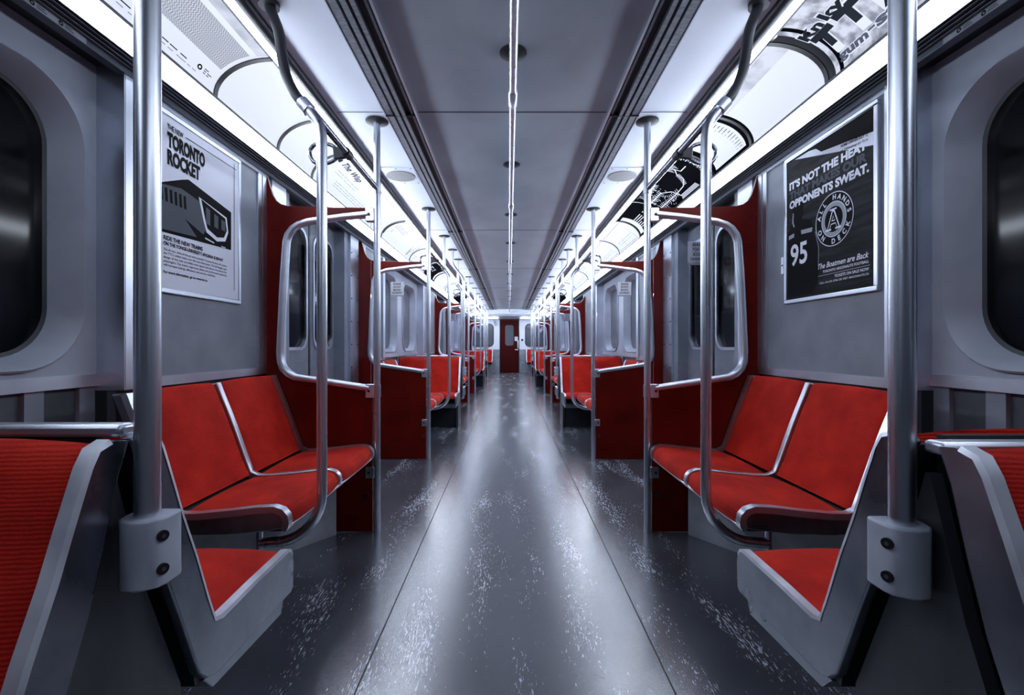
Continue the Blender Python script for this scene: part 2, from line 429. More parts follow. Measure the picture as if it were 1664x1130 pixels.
def card(s, y0, y1, kind, label):
    L = y1 - y0
    base = {'text': 'adwhite', 'blank': 'adwhite', 'numbers': 'adblack', 'map': 'adblack', 'graff': 'admottle', 'wisp': 'adwhite', 'plan': 'adwhite', 'frame': 'adwhite', 'dark': 'adblack', 'scratch': 'adwhite'}[kind]
    mb = MB(); card_base(mb, s, y0 + .004, y1 - .004)
    o = mb.build('advertising_card', base, side=s, smooth=80)
    tag(o, label, 'advertisement', 'advertising cards in the %s cove' % SIDE[s])
    o['_loc'] = [0, 0, 0]
    f = ad_map(s, y0, y1)
    q = MB()
    mats = ['adink', 'adink2', 'adwhite', 'addots', 'adcloud', 'adblack']
    if kind == 'text':
        card_base(q, s, y0 + .01, y1 - .03, 3, .40, .80, .0012)
        card_base(q, s, y0 + .01, y1 - .02, 4, .87, .99, .0012)
        put_ring(q, L - .115, .070, .006, .013, f, 5, .002, 12)
        lines(q, L - .09, L - .035, .078, 3, .010, f, 0, .004, False)
        lines(q, .05, L - .15, .055, 1, .02, f, 0, .005); lines(q, .25, L - .1, .038, 1, .02, f, 1, .003)
    if kind == 'wisp':
        put_text(q, 'The Wisp', .14, .225, .038, f, .34, .02, .2, mi=0, n=.002)
        put_poly(q, [(.03, .235), (.06, .235), (.05, .255), (.035, .26)], f, 0, .002)
        put_poly(q, [(.07, .225), (.11, .225), (.10, .25), (.08, .255)], f, 0, .002)
        lines(q, .2, .62, .185, 2, .022, f, 1, .003); lines(q, .3, L - .15, .12, 3, .02, f, 1, .003)
    if kind == 'numbers':
        card_base(q, s, y0 + .05, y1 - .035, 2, .10, .93, .0015)
        for r in range(12):
            put_line(q, [(L - .075, .05 + r * .019), (L - .105 - .012 * (r % 3), .05 + r * .019)], .0035, f, 0, .003)
            put_line(q, [(L - .12, .05 + r * .019), (L - .14, .05 + r * .019)], .0025, f, 1, .003)
    if kind == 'map':
        W = 2
        ua = .12
        for k in range(18): put_line(q, [(L - .10 + .022 * (k % 2) * .5, .035 + k * .0135), (L - .03, .035 + k * .0135)], .006, f, W, .002)
        put_line(q, [(.08, .012), (L - .02, .012), (L - .02, .295), (.05, .295)], .003, f, 1, .002)
        line = [(.06, .10), (L * .45, .10), (L * .60, .11), (L * .68, .15), (L * .68, .20), (L * .75, .24)]
        put_line(q, line, .007, f, W, .002)
        put_line(q, [(.06, .19), (L * .3, .19), (L * .42, .14), (L * .5, .06)], .007, f, W, .002)
        put_line(q, [(.12, .26), (L * .42, .26)], .006, f, W, .002)
        put_line(q, [(L * .75, .26), (L * .75, .20), (L * .84, .20)], .007, f, W, .002)
        for k in range(46):
            t = k / 46; j = t * (L - .3) + .08
            for vv in (.10, .19, .26):
                if vv > .2 and j > L * .42 or vv == .19 and j > L * .32: continue
                if vv == .10 and j > L * .5: continue
                h = random.uniform(.018, .034); d = 1 if k % 2 else -1
                put_line(q, [(j, vv), (j + .008, vv + d * h)], .0062, f, W, .002)
        for k in range(9):
            put_line(q, [(L * .70 + k * .012, .225 + (k % 3) * .012), (L * .70 + k * .012, .265)], .005, f, W, .002)
            put_line(q, [(L * .61 + k * .006, .118 + k * .010), (L * .66 + k * .006, .112 + k * .010)], .004, f, W, .002)
        for k in range(5): put_line(q, [(L * .50, .030 + k * .009), (L * (.80 - .01 * k), .030 + k * .009)], .005, f, W, .002)
        for k in range(70):
            a = random.uniform(.05, L * .42); b = random.uniform(.04, .27)
            put_line(q, [(a, b), (a + random.uniform(-.02, .02), b + random.uniform(-.02, .02))], .005, f, W, .002)
    if kind == 'dark':
        for r in range(6): put_line(q, [(.1, .09 + r * .02), (.1 + random.uniform(.12, .25), .09 + r * .02)], .007, f, 2, .002)
        for r in range(4): put_line(q, [(.4, .14 + r * .016), (.4 + random.uniform(.03, .09), .14 + r * .016)], .007, f, 2, .002)
        card_base(q, s, y1 - .13, y1 - .03, 2, .1, .9, .0015)
    if kind == 'graff':
        card_base(q, s, y1 - .05, y1 - .03, 5, .0, 1., .002)
        for (tx, u, v, h, w, b, m_) in (('T', .015, .100, .095, .10, .055, 0), ('T', .135, .100, .100, .11, .055, 0), ('Kn', .005, .203, .036, .10, .05, 0), ('ky', .12, .206, .036, .10, .05, 0),
                                       ('gum', .04, .048, .036, .14, .045, 1), ('-', .185, .060, .03, .03, .05, 1), ('st', .22, .055, .042, .09, .045, 1), ('R', .27, .100, .095, .10, .05, 0)):
            put_text(q, tx, u - .003, v - .004, h + .008, f, w + .008, b + .03, 0, mi=2, n=.002)
            put_text(q, tx, u, v, h, f, w, b, 0, mi=m_, n=.003)
    if kind == 'plan':
        put_ring(q, .18, .15, .012, .016, f, 1, .002, 20)
        lines(q, .1, .5, .24, 3, .02, f, 1, .005); 
        put_line(q, [(L - .26, .02), (L - .26, .29)], .006, f, 0, .002); put_line(q, [(L - .16, .02), (L - .16, .29)], .006, f, 0, .002)
        for k in range(4): put_line(q, [(L - .24 + k * .02, .05), (L - .24 + k * .02, .2 - .02 * k)], .006, f, 0, .002)
        card_base(q, s, y0 + .01, y0 + .05, 5, .2, .95, .002)
        lines(q, L - .12, L - .02, .22, 4, .03, f, 1, .005)
    if kind == 'frame':
        put_line(q, [(.06, .03), (L - .08, .03), (L - .08, .28), (.06, .28), (.06, .03)], .005, f, 1, .002)
        put_line(q, [(L * .45, .03), (L * .45, .2)], .004, f, 1, .002)
        lines(q, .12, L - .2, .12, 2, .03, f, 1, .004)
    if kind == 'scratch':
        card_base(q, s, y0 + .02, y1 - .02, 4, .74, .97, .0012)
    if q.v:
        q.build('print', mats, o, side=s, smooth=80)
    return o

LEFTC = [(-1.5, .70, 'blank', 'blank pale backlit card at the top left corner, nearest the camera'),
         (.70, 1.94, 'text', 'backlit card with grey dotted block and small logo, left cove nearest'),
         (1.94, 2.467, 'blank', 'blank white backlit card beside the dotted one, left cove'),
         (2.467, 2.89, 'blank', 'small blank white card behind the left metal hand loop'),
         (2.89, 4.46, 'wisp', 'white card headed The Wisp above the first left partition'),
         (4.46, 5.72, 'plan', 'white card with two cross lines and small print, left cove past second pole'),
         (5.72, 6.7, 'frame', 'white card with thin printed outline in the left cove above the paired seats'),
         (6.7, 7.6, 'dark', 'mostly black card in the left cove before the third partition'),
         (7.6, 8.9, 'plan', 'white card with cross lines in the left cove above the third partition'),
         (8.9, 10.3, 'frame', 'outlined white card in the left cove above the fourth partition'),
         (10.3, 11.8, 'dark', 'black card far down the left cove'),
         (11.8, 13.5, 'plan', 'white lined card far down the left cove before the fifth partition'),
         (13.5, 15.28, 'frame', 'farthest card of the left cove, white with outline')]
RIGHTC = [(-1.5, .78, 'blank', 'blank pale backlit card at the top right corner, nearest the camera'),
          (.78, 1.80, 'graff', 'mottled card with big dark TT and gum lettering, upper right'),
          (1.84, 2.40, 'scratch', 'white scuffed card between the TT card and the numbers card, right cove'),
          (2.42, 2.86, 'numbers', 'white card with thick black border and small figures, right cove'),
          (2.88, 3.86, 'map', 'black transit line map card with white station ticks, right cove'),
          (3.86, 4.47, 'dark', 'black card with small white text block beside the line map'),
          (4.47, 5.3, 'frame', 'white outlined card in the right cove past the second pole'),
          (5.3, 6.3, 'frame', 'white outlined card in the right cove above the paired seats'),
          (6.3, 7.4, 'plan', 'white card with cross lines in the right cove before the third partition'),
          (7.4, 8.8, 'frame', 'white outlined card in the right cove above the third partition'),
          (8.8, 10.3, 'plan', 'white lined card in the right cove above the fourth partition'),
          (10.3, 11.9, 'dark', 'black card far down the right cove'),
          (11.9, 13.6, 'frame', 'white outlined card far down the right cove before the fifth partition'),
          (13.6, 15.28, 'plan', 'farthest card of the right cove, white with lines')]
for s, L in ((-1, LEFTC), (1, RIGHTC)):
    for (a, b, k, lab) in L: card(s, a, b, k, lab)
    # dark retaining strips between cards and along both edges
    mb = MB()
    ys = [x[0] for x in L[1:]]
    for y in ys:
        w = .011
        P = []
        for yy in (y - w, y + w):
            for n in (.002, .007):
                P += [ad_point(s, yy, i / 12, n) for i in range(13)]
        A = [P[i:i + 13] for i in (0, 13, 26, 39)]
        mb.loft([A[0], A[1], A[3], A[2], A[0]], closed=False)
    struct(mb.build('trim_9' if s < 0 else 'trim_10', 'black', side=s, smooth=60), 'curved black strips between the %s cards' % SIDE[s])
    mb = MB()
    mb.prism([(1.248, 2.050), (1.2505, 2.040), (1.260, 2.044), (1.262, 2.054)], Y_BACK, Y_SOF)
    mb.box(1.008, 1.020, Y_BACK, Y_SOF, ZC - .001, ZC + .012)
    struct(mb.build('trim_11' if s < 0 else 'trim_12', 'dark', side=s, smooth=0), 'thin dark edge strips holding the %s cards' % SIDE[s])
    # backing of the cove
    mb = MB(); P = []
    for yy in (Y_BACK, Y_SOF): P += [ad_point(s, yy, i / 12, -.02) for i in range(13)]
    mb.add(P, [(i, i + 1, 14 + i, 13 + i) for i in range(12)])
    struct(mb.build('trim_13' if s < 0 else 'trim_14', 'dark', side=s, smooth=60), 'cove backing behind the %s cards' % SIDE[s])

# ------------------------------------------------------------------ walls
def mapx(p, d): return (d, p[0], p[1])
for s in (-1, 1):
    S = SIDE[s]
    mb = MB()
    # mats: 0 wall, 1 moulding, 2 kick, 3 alu, 4 dark
    for (a, b) in PZONES:
        mb.cm = 0; mb.box(WC, WC + .03, a, b, .885, 1.915)
        mb.cm = 3; mb.box(WC - .006, WC + .01, a, b, .850, .886)
        mb.box(WC - .006, WC + .01, a, b, 1.895, 1.913)
        mb.cm = 2; mb.box(WC + .02, WC + .05, a, b, 0, .852)
        # posts at both ends of the panel
        for (p0, p1) in ((a + .005, a + .030), (b - .095, b - .060), (b - .050, b - .004)) if a < 2 or (a > 6 and a < 8) or a > 12 else ((a + .004, a + .05), (a + .06, a + .095), (b - .03, b - .005)):
            mb.cm = 3; mb.box(WC - .008, WC + .01, p0, p1, .886, 1.90)
    for (a, b) in PZONES:
        e = a if (a < 2 or 6 < a < 8 or a > 12) else b
        d = -1 if e == a else 1
        mb.cm = 3
        y0, y1 = sorted((e, e + d * .004)); mb.box(WC - .012, WW + .02, y0, y1, .85, 1.935)
        y0, y1 = sorted((e - d * .075, e)); mb.box(WC - .014, WC + .01, y0, y1, .86, 1.93)
    for (a, b, wins) in WZONES:
        mb.cm = 1
        loops = [[(a, .905), (b, .905), (b, 1.96), (a, 1.96)]]
        for y in wins: loops.append([(p[0], p[1]) for p in rrect(y, 1.372, .395, .450, .20, 10)])
        mb.holes(loops, mapx, WW, WW + .01)
        mb.cm = 3; mb.box(WW - .008, WW + .01, a, b, .866, .906)
        mb.cm = 2; mb.box(WW + .02, WW + .05, a, b, 0, .868)
        mb.cm = 0
        for yy in (b - .03, b - .20, a + .03, a + .2) if wins else ():
            mb.box(WW + .006, WW + .03, yy - .028, yy + .028, .30, .867)
        mb.cm = 4; mb.box(WC, WW + .03, a, b, 1.955, 1.976)
        for y in wins:
            L0 = rrect(y, 1.372, .395, .450, .20, 10); L1 = rrect(y, 1.372, .388, .443, .195, 10); L2 = rrect(y, 1.372, .373, .430, .18, 10); L3 = rrect(y, 1.372, .352, .414, .165, 10); L4 = rrect(y, 1.372, .345, .408, .155, 10)
            mb.cm = 1
            mb.loft([[(c, p[0], p[1]) for p in l] for c, l in ((WW + .01, L0), (WW - .010, L0), (WW - .016, L1), (WW + .006, L2), (WW + .050, L3), (WW + .064, L4))])
            mb.cm = 4; L5 = rrect(y, 1.372, .332, .396, .145, 10)
            mb.loft([[(c, p[0], p[1]) for p in l] for c, l in ((WW + .064, L4), (WW + .066, L5), (WW + .07, L5))])
    for (a, b) in DZONES:
        mb.cm = 3
        mb.box(WC + .0, WC + .02, b - .27, b - .075, 0.02, 1.93)      # pocket posts beside each doorway
        mb.box(WC + .0, WC + .02, a + .06, a + .22, 0.02, 1.93)
        mb.cm = 0
        mb.box(WC + .02, WW + .06, b - .36, b, 0, 1.93); mb.box(WC + .02, WW + .06, a, a + .30, 0, 1.93)
        mb.cm = 4; mb.box(WC, WW + .10, a, b, 1.93, 1.97)
        for yy, r0 in ((b - .095, 1), (a + .08, 1), (b - .25, 1)):
            mb.cm = 4
            for k in range(9):
                z = .25 + k * .19
                mb.tube([(WC - .004, yy, z), (WC + .001, yy, z)], .006, 8)
    struct(mb.build('wall_' + S, ['wall', 'moulding', 'kick', 'alu', 'dark'], side=s, smooth=50))
    # rivets on posts beside first poster panel
    n = 0
    for (a, b, wins) in WZONES:
        for y in wins:
            n += 1
            mb = MB(); mb.prism([(p[0], p[1]) for p in rrect(y, 1.372, .345, .408, .155, 10)], WW + .066, WW + .074, 'yz')
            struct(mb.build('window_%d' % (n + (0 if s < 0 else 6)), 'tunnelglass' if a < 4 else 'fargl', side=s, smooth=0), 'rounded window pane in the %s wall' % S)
    for k, (a, b) in enumerate(DZONES):
        a1 = a + .30; b1 = b - .36; m_ = (a1 + b1) / 2
        root = None
        mb = MB()
        cs = ((a1 + m_) / 2, (b1 + m_) / 2)
        loops = [[(a1, .01), (b1, .01), (b1, 1.93), (a1, 1.93)]] + [rrect(c, 1.385, .165, .395, .09, 8) for c in cs]
        mb.cm = 0; mb.holes(loops, mapx, WW + .02, WW + .05)
        mb.cm = 2; mb.box(WW + .016, WW + .02, m_ - .012, m_ + .012, .01, 1.93)
        for c in cs:
            L0 = rrect(c, 1.385, .165, .395, .09, 8); L1 = rrect(c, 1.385, .185, .415, .105, 8)
            mb.cm = 1; mb.loft([[(cc, p[0], p[1]) for p in l] for cc, l in ((WW + .045, L0), (WW + .008, L0), (WW + .008, L1), (WW + .021, L1))])
        d = struct(mb.build('door_%d' % (k + 1 + (0 if s < 0 else 3)), ['doorleaf', 'alu', 'black'], side=s, smooth=40), 'double sliding door in the %s wall' % S)
        d['_loc'] = [0, 0, 0]
        for c in cs:
            mb = MB(); mb.prism(rrect(c, 1.385, .17, .40, .09, 8), WW + .034, WW + .040, 'yz')
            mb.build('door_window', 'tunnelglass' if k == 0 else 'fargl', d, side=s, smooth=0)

# ------------------------------------------------------------------ end wall
mb = MB()
def mapy(p, d): return (p[0], d, p[1])
hole = [rrect(sx * .985, 1.385, .385, .40, .14, 8) for sx in (-1, 1)]
door_hole = [(-.345, .0), (.345, .0), (.345, 1.90), (-.345, 1.90)]
mb.cm = 0
mb.holes([[(-1.5, .86), (-.36, .86), (-.36, 2.0), (-1.5, 2.0)], hole[0]], mapy, Y_END, Y_END + .04)
mb.holes([[(.36, .86), (1.5, .86), (1.5, 2.0), (.36, 2.0)], hole[1]], mapy, Y_END, Y_END + .04)
mb.box(-.36, .36, Y_END, Y_END + .04, 1.94, 2.0)
mb.cm = 1
for sx in (-1, 1):
    mb.box(sx * .36, sx * 1.5, Y_END - .004, Y_END + .04, 0, .85)
    mb.cm = 2; mb.box(sx * .36, sx * 1.5, Y_END - .012, Y_END, .85, .88); mb.cm = 1
mb.cm = 3
for sx in (-1, 1):
    L0 = rrect(sx * .985, 1.385, .385, .40, .14, 8); L1 = rrect(sx * .985, 1.385, .41, .425, .16, 8)
    mb.loft([[(p[0], d, p[1]) for p in l] for d, l in ((Y_END + .02, L0), (Y_END - .015, L0), (Y_END - .015, L1), (Y_END, L1))])
struct(mb.build('wall_back', ['white', 'base', 'bead', 'black'], smooth=0), 'pale end wall of the car with two windows and the red door')
for k, sx in enumerate((-1, 1)):
    mb = MB(); mb.prism(rrect(sx * .985, 1.385, .39, .405, .14, 8), Y_END + .012, Y_END + .018)
    struct(mb.build('window_%d' % (13 + k), 'fargl', smooth=0), '%s window of the end wall' % ('left', 'right')[k])
mb = MB()
mb.cm = 0; mb.holes([[(-.33, .005), (.33, .005), (.33, 1.93), (-.33, 1.93)], rrect(0, 1.38, .155, .375, .07, 8)], mapy, Y_END + .0, Y_END + .03)
mb.cm = 1; mb.box(-.36, -.33, Y_END - .02, Y_END + .04, 0, 1.96); mb.box(.33, .36, Y_END - .02, Y_END + .04, 0, 1.96); mb.box(-.36, .36, Y_END - .02, Y_END + .04, 1.93, 1.98)
d = struct(mb.build('door_7', ['door', 'black'], smooth=0), 'dark red end door with a tall rounded window'); d['_loc'] = [0, 0, 0]
mb = MB(); mb.prism(rrect(0, 1.38, .16, .38, .07, 8), Y_END + .012, Y_END + .018); mb.build('door_window', 'fargl', d, smooth=0)
mb = MB(); mb.box(.20, .32, Y_END - .05, Y_END, .83, .87); mb.build('door_handle', 'alu', d, bevel=.01)
mb = MB(); mb.box(.19, .31, Y_END - .012, Y_END, 1.17, 1.33); mb.build('notice', 'label', d, smooth=0)
mb = MB(); mb.box(.29, .34, Y_END - .03, Y_END, .90, 1.2); mb.build('lock_case', 'alu', d, bevel=.008)
mb = MB(); mb.tube([(.47, Y_END - .03, 1.21), (.47, Y_END, 1.21)], .04, 20)
tag(mb.build('push_button', ['dark']), 'small round dark button on the end wall right of the red door', 'button')
mb = MB(); 
mb.tube([(-.50 + .05 * math.cos(a), Y_END - .02, 1.80 + .05 * math.sin(a)) for a in [2 * PI * i / 16 for i in range(17)]], .012, 8)
mb.tube([(-.54 + .04 * math.cos(a), Y_END - .02, 1.89 + .04 * math.sin(a)) for a in [2 * PI * i / 16 for i in range(17)]], .012, 8)
tag(mb.build('pipe_fitting', ['alu']), 'small looped metal fitting high on the end wall left of the red door', 'fitting')
# header box over the vestibule
mb = MB(); mb.cm = 0
mb.prism([(Y_SOF - .02, 2.235), (Y_SOF - .02, 2.07), (Y_SOF + .10, 1.99), (Y_END + .04, 1.97), (Y_END + .04, 2.235)], -1.5, 1.5, 'yz')
mb.cm = 1; mb.box(-1.4, 1.4, Y_SOF - .03, Y_SOF + .02, 2.045, 2.065)
mb.cm = 2; mb.box(.02, .60, Y_SOF - .024, Y_SOF - .02, 2.10, 2.108)
struct(mb.build('trim_15', ['white', 'alu', 'dark'], smooth=0), 'pale header box closing the ceiling before the end wall')
for _k, _x in enumerate((-.75, .75)):  # added glowing panels that brighten the end wall
    mb = MB(); mb.box(_x - .35, _x + .35, 16.0, 16.25, 1.955, 1.975)
    tag(mb.build('vestibule_fill', 'lampE', smooth=0), '%s added fill light in the vestibule before the end wall' % ('left', 'right')[_k], 'ceiling light', 'added vestibule fill lights')
mb = MB(); mb.box(-1.52, 1.52, Y_BACK - .04, Y_BACK, 0, 2.25)
struct(mb.build('wall_front', 'kick', smooth=0), 'plain dark wall behind the camera')

# ------------------------------------------------------------------ partitions
def pc(x): return .0175 + .0033 * (827 - x)
def pz(y): return 1 + (562 - y) * .0033
RED = [(427, 277), (432, 277), (435, 288), (439, 302), (444, 317), (450, 327), (458, 333), (470, 336), (597, 339), (597, 351), (496, 360), (480, 366), (469, 377), (463, 392), (459, 476), (454.5, 578), (458, 597), (466, 607), (479, 614), (598, 633), (606, 634), (606, 863), (422, 863)]
FO = [(601, 343.5), (560, 347.5), (500, 356), (484, 361), (473, 368), (464, 380), (460.5, 392), (457, 440), (455, 476), (450.5, 572), (451.5, 590), (456, 602), (466, 612), (478, 618), (601, 636)]
FI = [(601, 354), (560, 357.5), (502, 365), (490, 369), (481, 375), (474, 384), (471, 394), (468, 440), (465.5, 476), (461, 570), (462, 586), (466, 596), (473, 603), (482, 608), (601, 626)]
def partition(s, y, i):
    S = SIDE[s]
    root = thing('partition', '%s red partition with rounded glass pane on the %s, counted from the camera' % (WLAB[i], S), 'partition', (s * 1.0, y, 0), 'red glazed partitions on the %s' % S)
    face = -1 if i % 2 == 0 else 1
    mb = MB(); mb.prism([(pc(x), pz(yy)) for x, yy in RED], y - .011, y + .011)
    mb.build('panel', 'panelred', root, s, smooth=0)
    mb = MB(); 
    top = [(pc(x), pz(yy)) for x, yy in RED[1:9]]
    mb.tube([(a, y, b) for a, b in top], .003, 6)
    mb.build('edge_bead', 'bead', root, s)
    mb = MB(); n = len(FO)
    def band(lo, li, hw, hl):
        O = [(pc(a), pz(b)) for a, b in lo]; I = [(pc(a), pz(b)) for a, b in li]
        rows = []
        for (o_, i_) in zip(O, I):
            mx, mz = (o_[0] + i_[0]) / 2, (o_[1] + i_[1]) / 2
            rows.append([(o_[0], y - hl, o_[1]), (o_[0] * .85 + i_[0] * .15, y - hw, o_[1] * .85 + i_[1] * .15), (mx, y - hw - .002, mz), (i_[0] * .8 + o_[0] * .2, y - hw, i_[1] * .8 + o_[1] * .2), (i_[0], y - hl, i_[1]),
                         (i_[0], y + hl, i_[1]), (i_[0] * .8 + o_[0] * .2, y + hw, i_[1] * .8 + o_[1] * .2), (mx, y + hw + .002, mz), (o_[0] * .85 + i_[0] * .15, y + hw, o_[1] * .85 + i_[1] * .15), (o_[0], y + hl, o_[1])])
        mb.loft(rows, True, True)
    band(FO, FI, .020, .013)
    mb.build('window_frame', 'alu', root, s, smooth=50)
    mb = MB(); G = [((a + c) / 2, (b + d) / 2) for (a, b), (c, d) in zip(FO, FI)]
    G = [(603, G[0][1])] + G[1:-1] + [(603, G[-1][1])]
    mb.prism([(pc(x), pz(yy)) for x, yy in G], y - .003, y + .003)
    mb.build('glass_pane', 'glass', root, s, smooth=0)
    for zz, hh in ((1.700, .036), (.758, .036), (.323, .030)):
        mb = MB(); mb.box(.735, .782, y - .018, y + .018, zz - hh, zz + hh)
        br = mb.build('bracket', 'alu', root, s, bevel=.003)
        br['_loc'] = list(root['_loc'])
        mb = MB(); mb.tube([(.764, y - .018, zz), (.764, y - .024, zz)], .0065, 8); mb.tube([(.764, y + .018, zz), (.764, y + .024, zz)], .0065, 8)
        mb.build('screw', 'black', br, s)
    mb = MB(); mb.tube([(.772, y - .03, .205), (.772, y + .02, .205)], .012, 10); mb.build('door_stop', 'dark', root, s)
    if i in (0, 1, 2, 3, 4, 5) and not (s < 0 and i == 0):
        # notice read from the doorway side
        fy = (y + .0045) if face < 0 else (y - .0045)
        cx, cz = 1.0, 1.505
        mb = MB()
        def f(u, v, n):
            # doorway side: viewer in the doorway looking at the pane
            dirx = 1 if (face > 0) == (s > 0) else -1      # reading direction in c
            return (cx + dirx * u, fy + (n if face < 0 else -n), cz + v)
        put_poly(mb, [(-.058, -.058), (.058, -.058), (.058, .055), (-.058, .055)], f, 0, 0)
        for k, t in enumerate(('PLEASE', 'DO NOT', 'BLOCK', 'DOORWAY')):
            for sgn in (.0015, -.0015):
                put_text(mb, t, 0, .030 - k * .026, .016, f, .066 if k < 3 else .09, .02, align='C', mi=1, n=sgn)
        put_poly(mb, [(-.058, -.072), (.058, -.072), (.058, -.060), (-.058, -.060)], f, 2, 0)
        mb.build('notice', ['label', 'blackink', 'midink'], root, s, smooth=0)
    return root
for s in (-1, 1):
    for i, y in enumerate(PART): partition(s, y, i)

# ------------------------------------------------------------------ poles
PR = .0178
PCN = .725
def flange(mb, c, y, z, r=.060): mb.tube([(c, y, z - .001), (c, y, z - .006), (c, y, z - .012)], [r, r, r * .55], 28)
def straight_pole(s, y, i):
    root = thing('grab_pole', 'straight steel pole at the edge of the %s %s partition, floor to ceiling' % (WLAB[i], SIDE[s]), 'pole', (s * PCN, y, 0), 'partition poles on the %s' % SIDE[s])
    mb = MB(); mb.tube([(PCN, y, 0), (PCN, y, ZC - .008)], PR, 20); mb.build('tube', 'steel', root, s)
    mb = MB(); flange(mb, PCN, y, ZC); mb.build('ceiling_flange', 'dark', root, s)
    mb = MB(); mb.tube([(PCN, y, 1.815), (PCN, y, 1.875)], PR + .004, 18); mb.tube([(PCN, y, .725), (PCN, y, .79)], PR + .003, 18); mb.build('collar', 'steel', root, s)
for s in (-1, 1):
    for i, y in enumerate(PART): straight_pole(s, y, i)

def u_pole(s, y, lab, up, d=1):
    root = thing('bent_grab_pole', lab, 'pole', (s * .674, y, .5), 'bent poles on the %s' % SIDE[s])
    pts = [(.733, y, 1.842), (.716, y, 1.822), (.694, y, 1.795), (.680, y, 1.768), (.675, y, 1.735), (.674, y, 1.68), (.674, y, .52)]
    pts += [(.674 + .17 * (1 - math.cos(math.radians(a))), y, .48 - .17 * math.sin(math.radians(a))) for a in range(0, 91, 10)]
    pts += [(.89, y, .306)]
    mb = MB(); mb.tube(pts, PR, 18); mb.build('lower_tube', 'steel', root, s)
    mb = MB(); mb.tube([(.893, y, .285), (.893, y, .40)], .011, 10); mb.build('end_bracket', 'steel', root, s)
    mb = MB()
    if up == 'gutter':
        P = smooth_path([(.728, y, 1.842), (.765, y, 1.875), (.800, y, 1.945), (.815, y, 2.02), (.822, y, 2.10), (.848, y, 2.165), (.86, y, 2.2)], 2)
        mb.tube(P, PR, 16)
    else:
        mb.tube([(.728, y, 1.842), (.728, y, 2.0), (.728, y, ZC - .008)], PR * .95, 16)
    mb.build('upper_tube', 'dark' if up == 'gutter' else 'steel', root, s)
    mb = MB()
    if up == 'gutter': mb.tube([(.86, y, 2.19), (.86, y, 2.204)], .035, 20)
    else: flange(mb, .728, y, ZC)
    mb.build('ceiling_flange', 'dark', root, s)
    mb = MB(); mb.tube([(.718, y, 1.826), (.745, y, 1.857)], PR + .006, 16); mb.build('clamp', 'steel', root, s)
UY = [(1.62, 'near bent steel pole rising from under the %s bench into a dark upper tube', 'gutter'),
      (5.07, 'bent steel pole beside the %s bench just past the second partition', 'flange'),
      (6.44, 'bent steel pole on the %s between the paired seats and the third partition', 'flange'),
      (10.66, 'bent steel pole on the %s just past the fourth partition', 'flange'),
      (12.03, 'bent steel pole on the %s before the fifth partition', 'flange')]
for s in (-1, 1):
    for y, lab, up in UY: u_pole(s, y, lab % SIDE[s], up)

YP = [.725, 5.79, 11.39]
MC = .585
def mid_pole(s, y, lab):
    MC = .600 if (s > 0 and y < 1) else .585; q = MC - .585; zq = -.012 if q else 0
    root = thing('seat_pole', lab, 'pole', (s * MC, y, .61), 'poles clamped between seat backs on the %s' % SIDE[s])
    pts = smooth_path([(MC, y, .63), (MC, y, 1.2), (MC, y, 1.72), (MC, y, 1.84), (.66, y, 1.93), (.725, y, 2.02), (.725, y, 2.08), (.725, y, ZC - .008)], 3)
    mb = MB(); mb.tube(pts, PR, 22); mb.build('tube', 'steel', root, s)
    mb = MB(); flange(mb, .725, y, ZC); mb.build('ceiling_flange', 'dark', root, s)
    # cast clamp: curved shell toward the camera with a flat bolted tab on the aisle side
    mb = MB()
    outer = [(.550, y + .020), (.550, y - .006), (.555, y - .020), (.568, y - .029), (.586, y - .033), (.604, y - .030), (.616, y - .018), (.620, y), (.620, y + .03), (.552, y + .03)]
    outer = [(a + q, b) for a, b in outer]; mb.prism(outer, .628 + zq, .734 + zq, 'xy'); 
    b = mb.build('clamp_block', 'paint', root, s, bevel=.004, smooth=50); b['_loc'] = list(root['_loc'])
    for z in (.656 + zq, .707 + zq):
        mb = MB(); nx, ny = -.93, -.36
        px, py = .5525 + q, y - .013
        mb.tube([(px, py, z), (px + nx * .004, py + ny * .004, z)], .0085, 14)
        mb.cm = 1; mb.tube([(px + nx * .004, py + ny * .004, z), (px + nx * .0046, py + ny * .0046, z)], .0035, 6)
        mb.build('bolt', ['black', 'grille'], b, s)
for s in (-1, 1):
    for k, y in enumerate(YP):
        mid_pole(s, y, ('large foreground steel pole clamped between the %s seat backs', 'steel pole clamped between the seat backs past the second partition on the %s', 'far steel pole clamped between seat backs on the %s')[k] % SIDE[s])

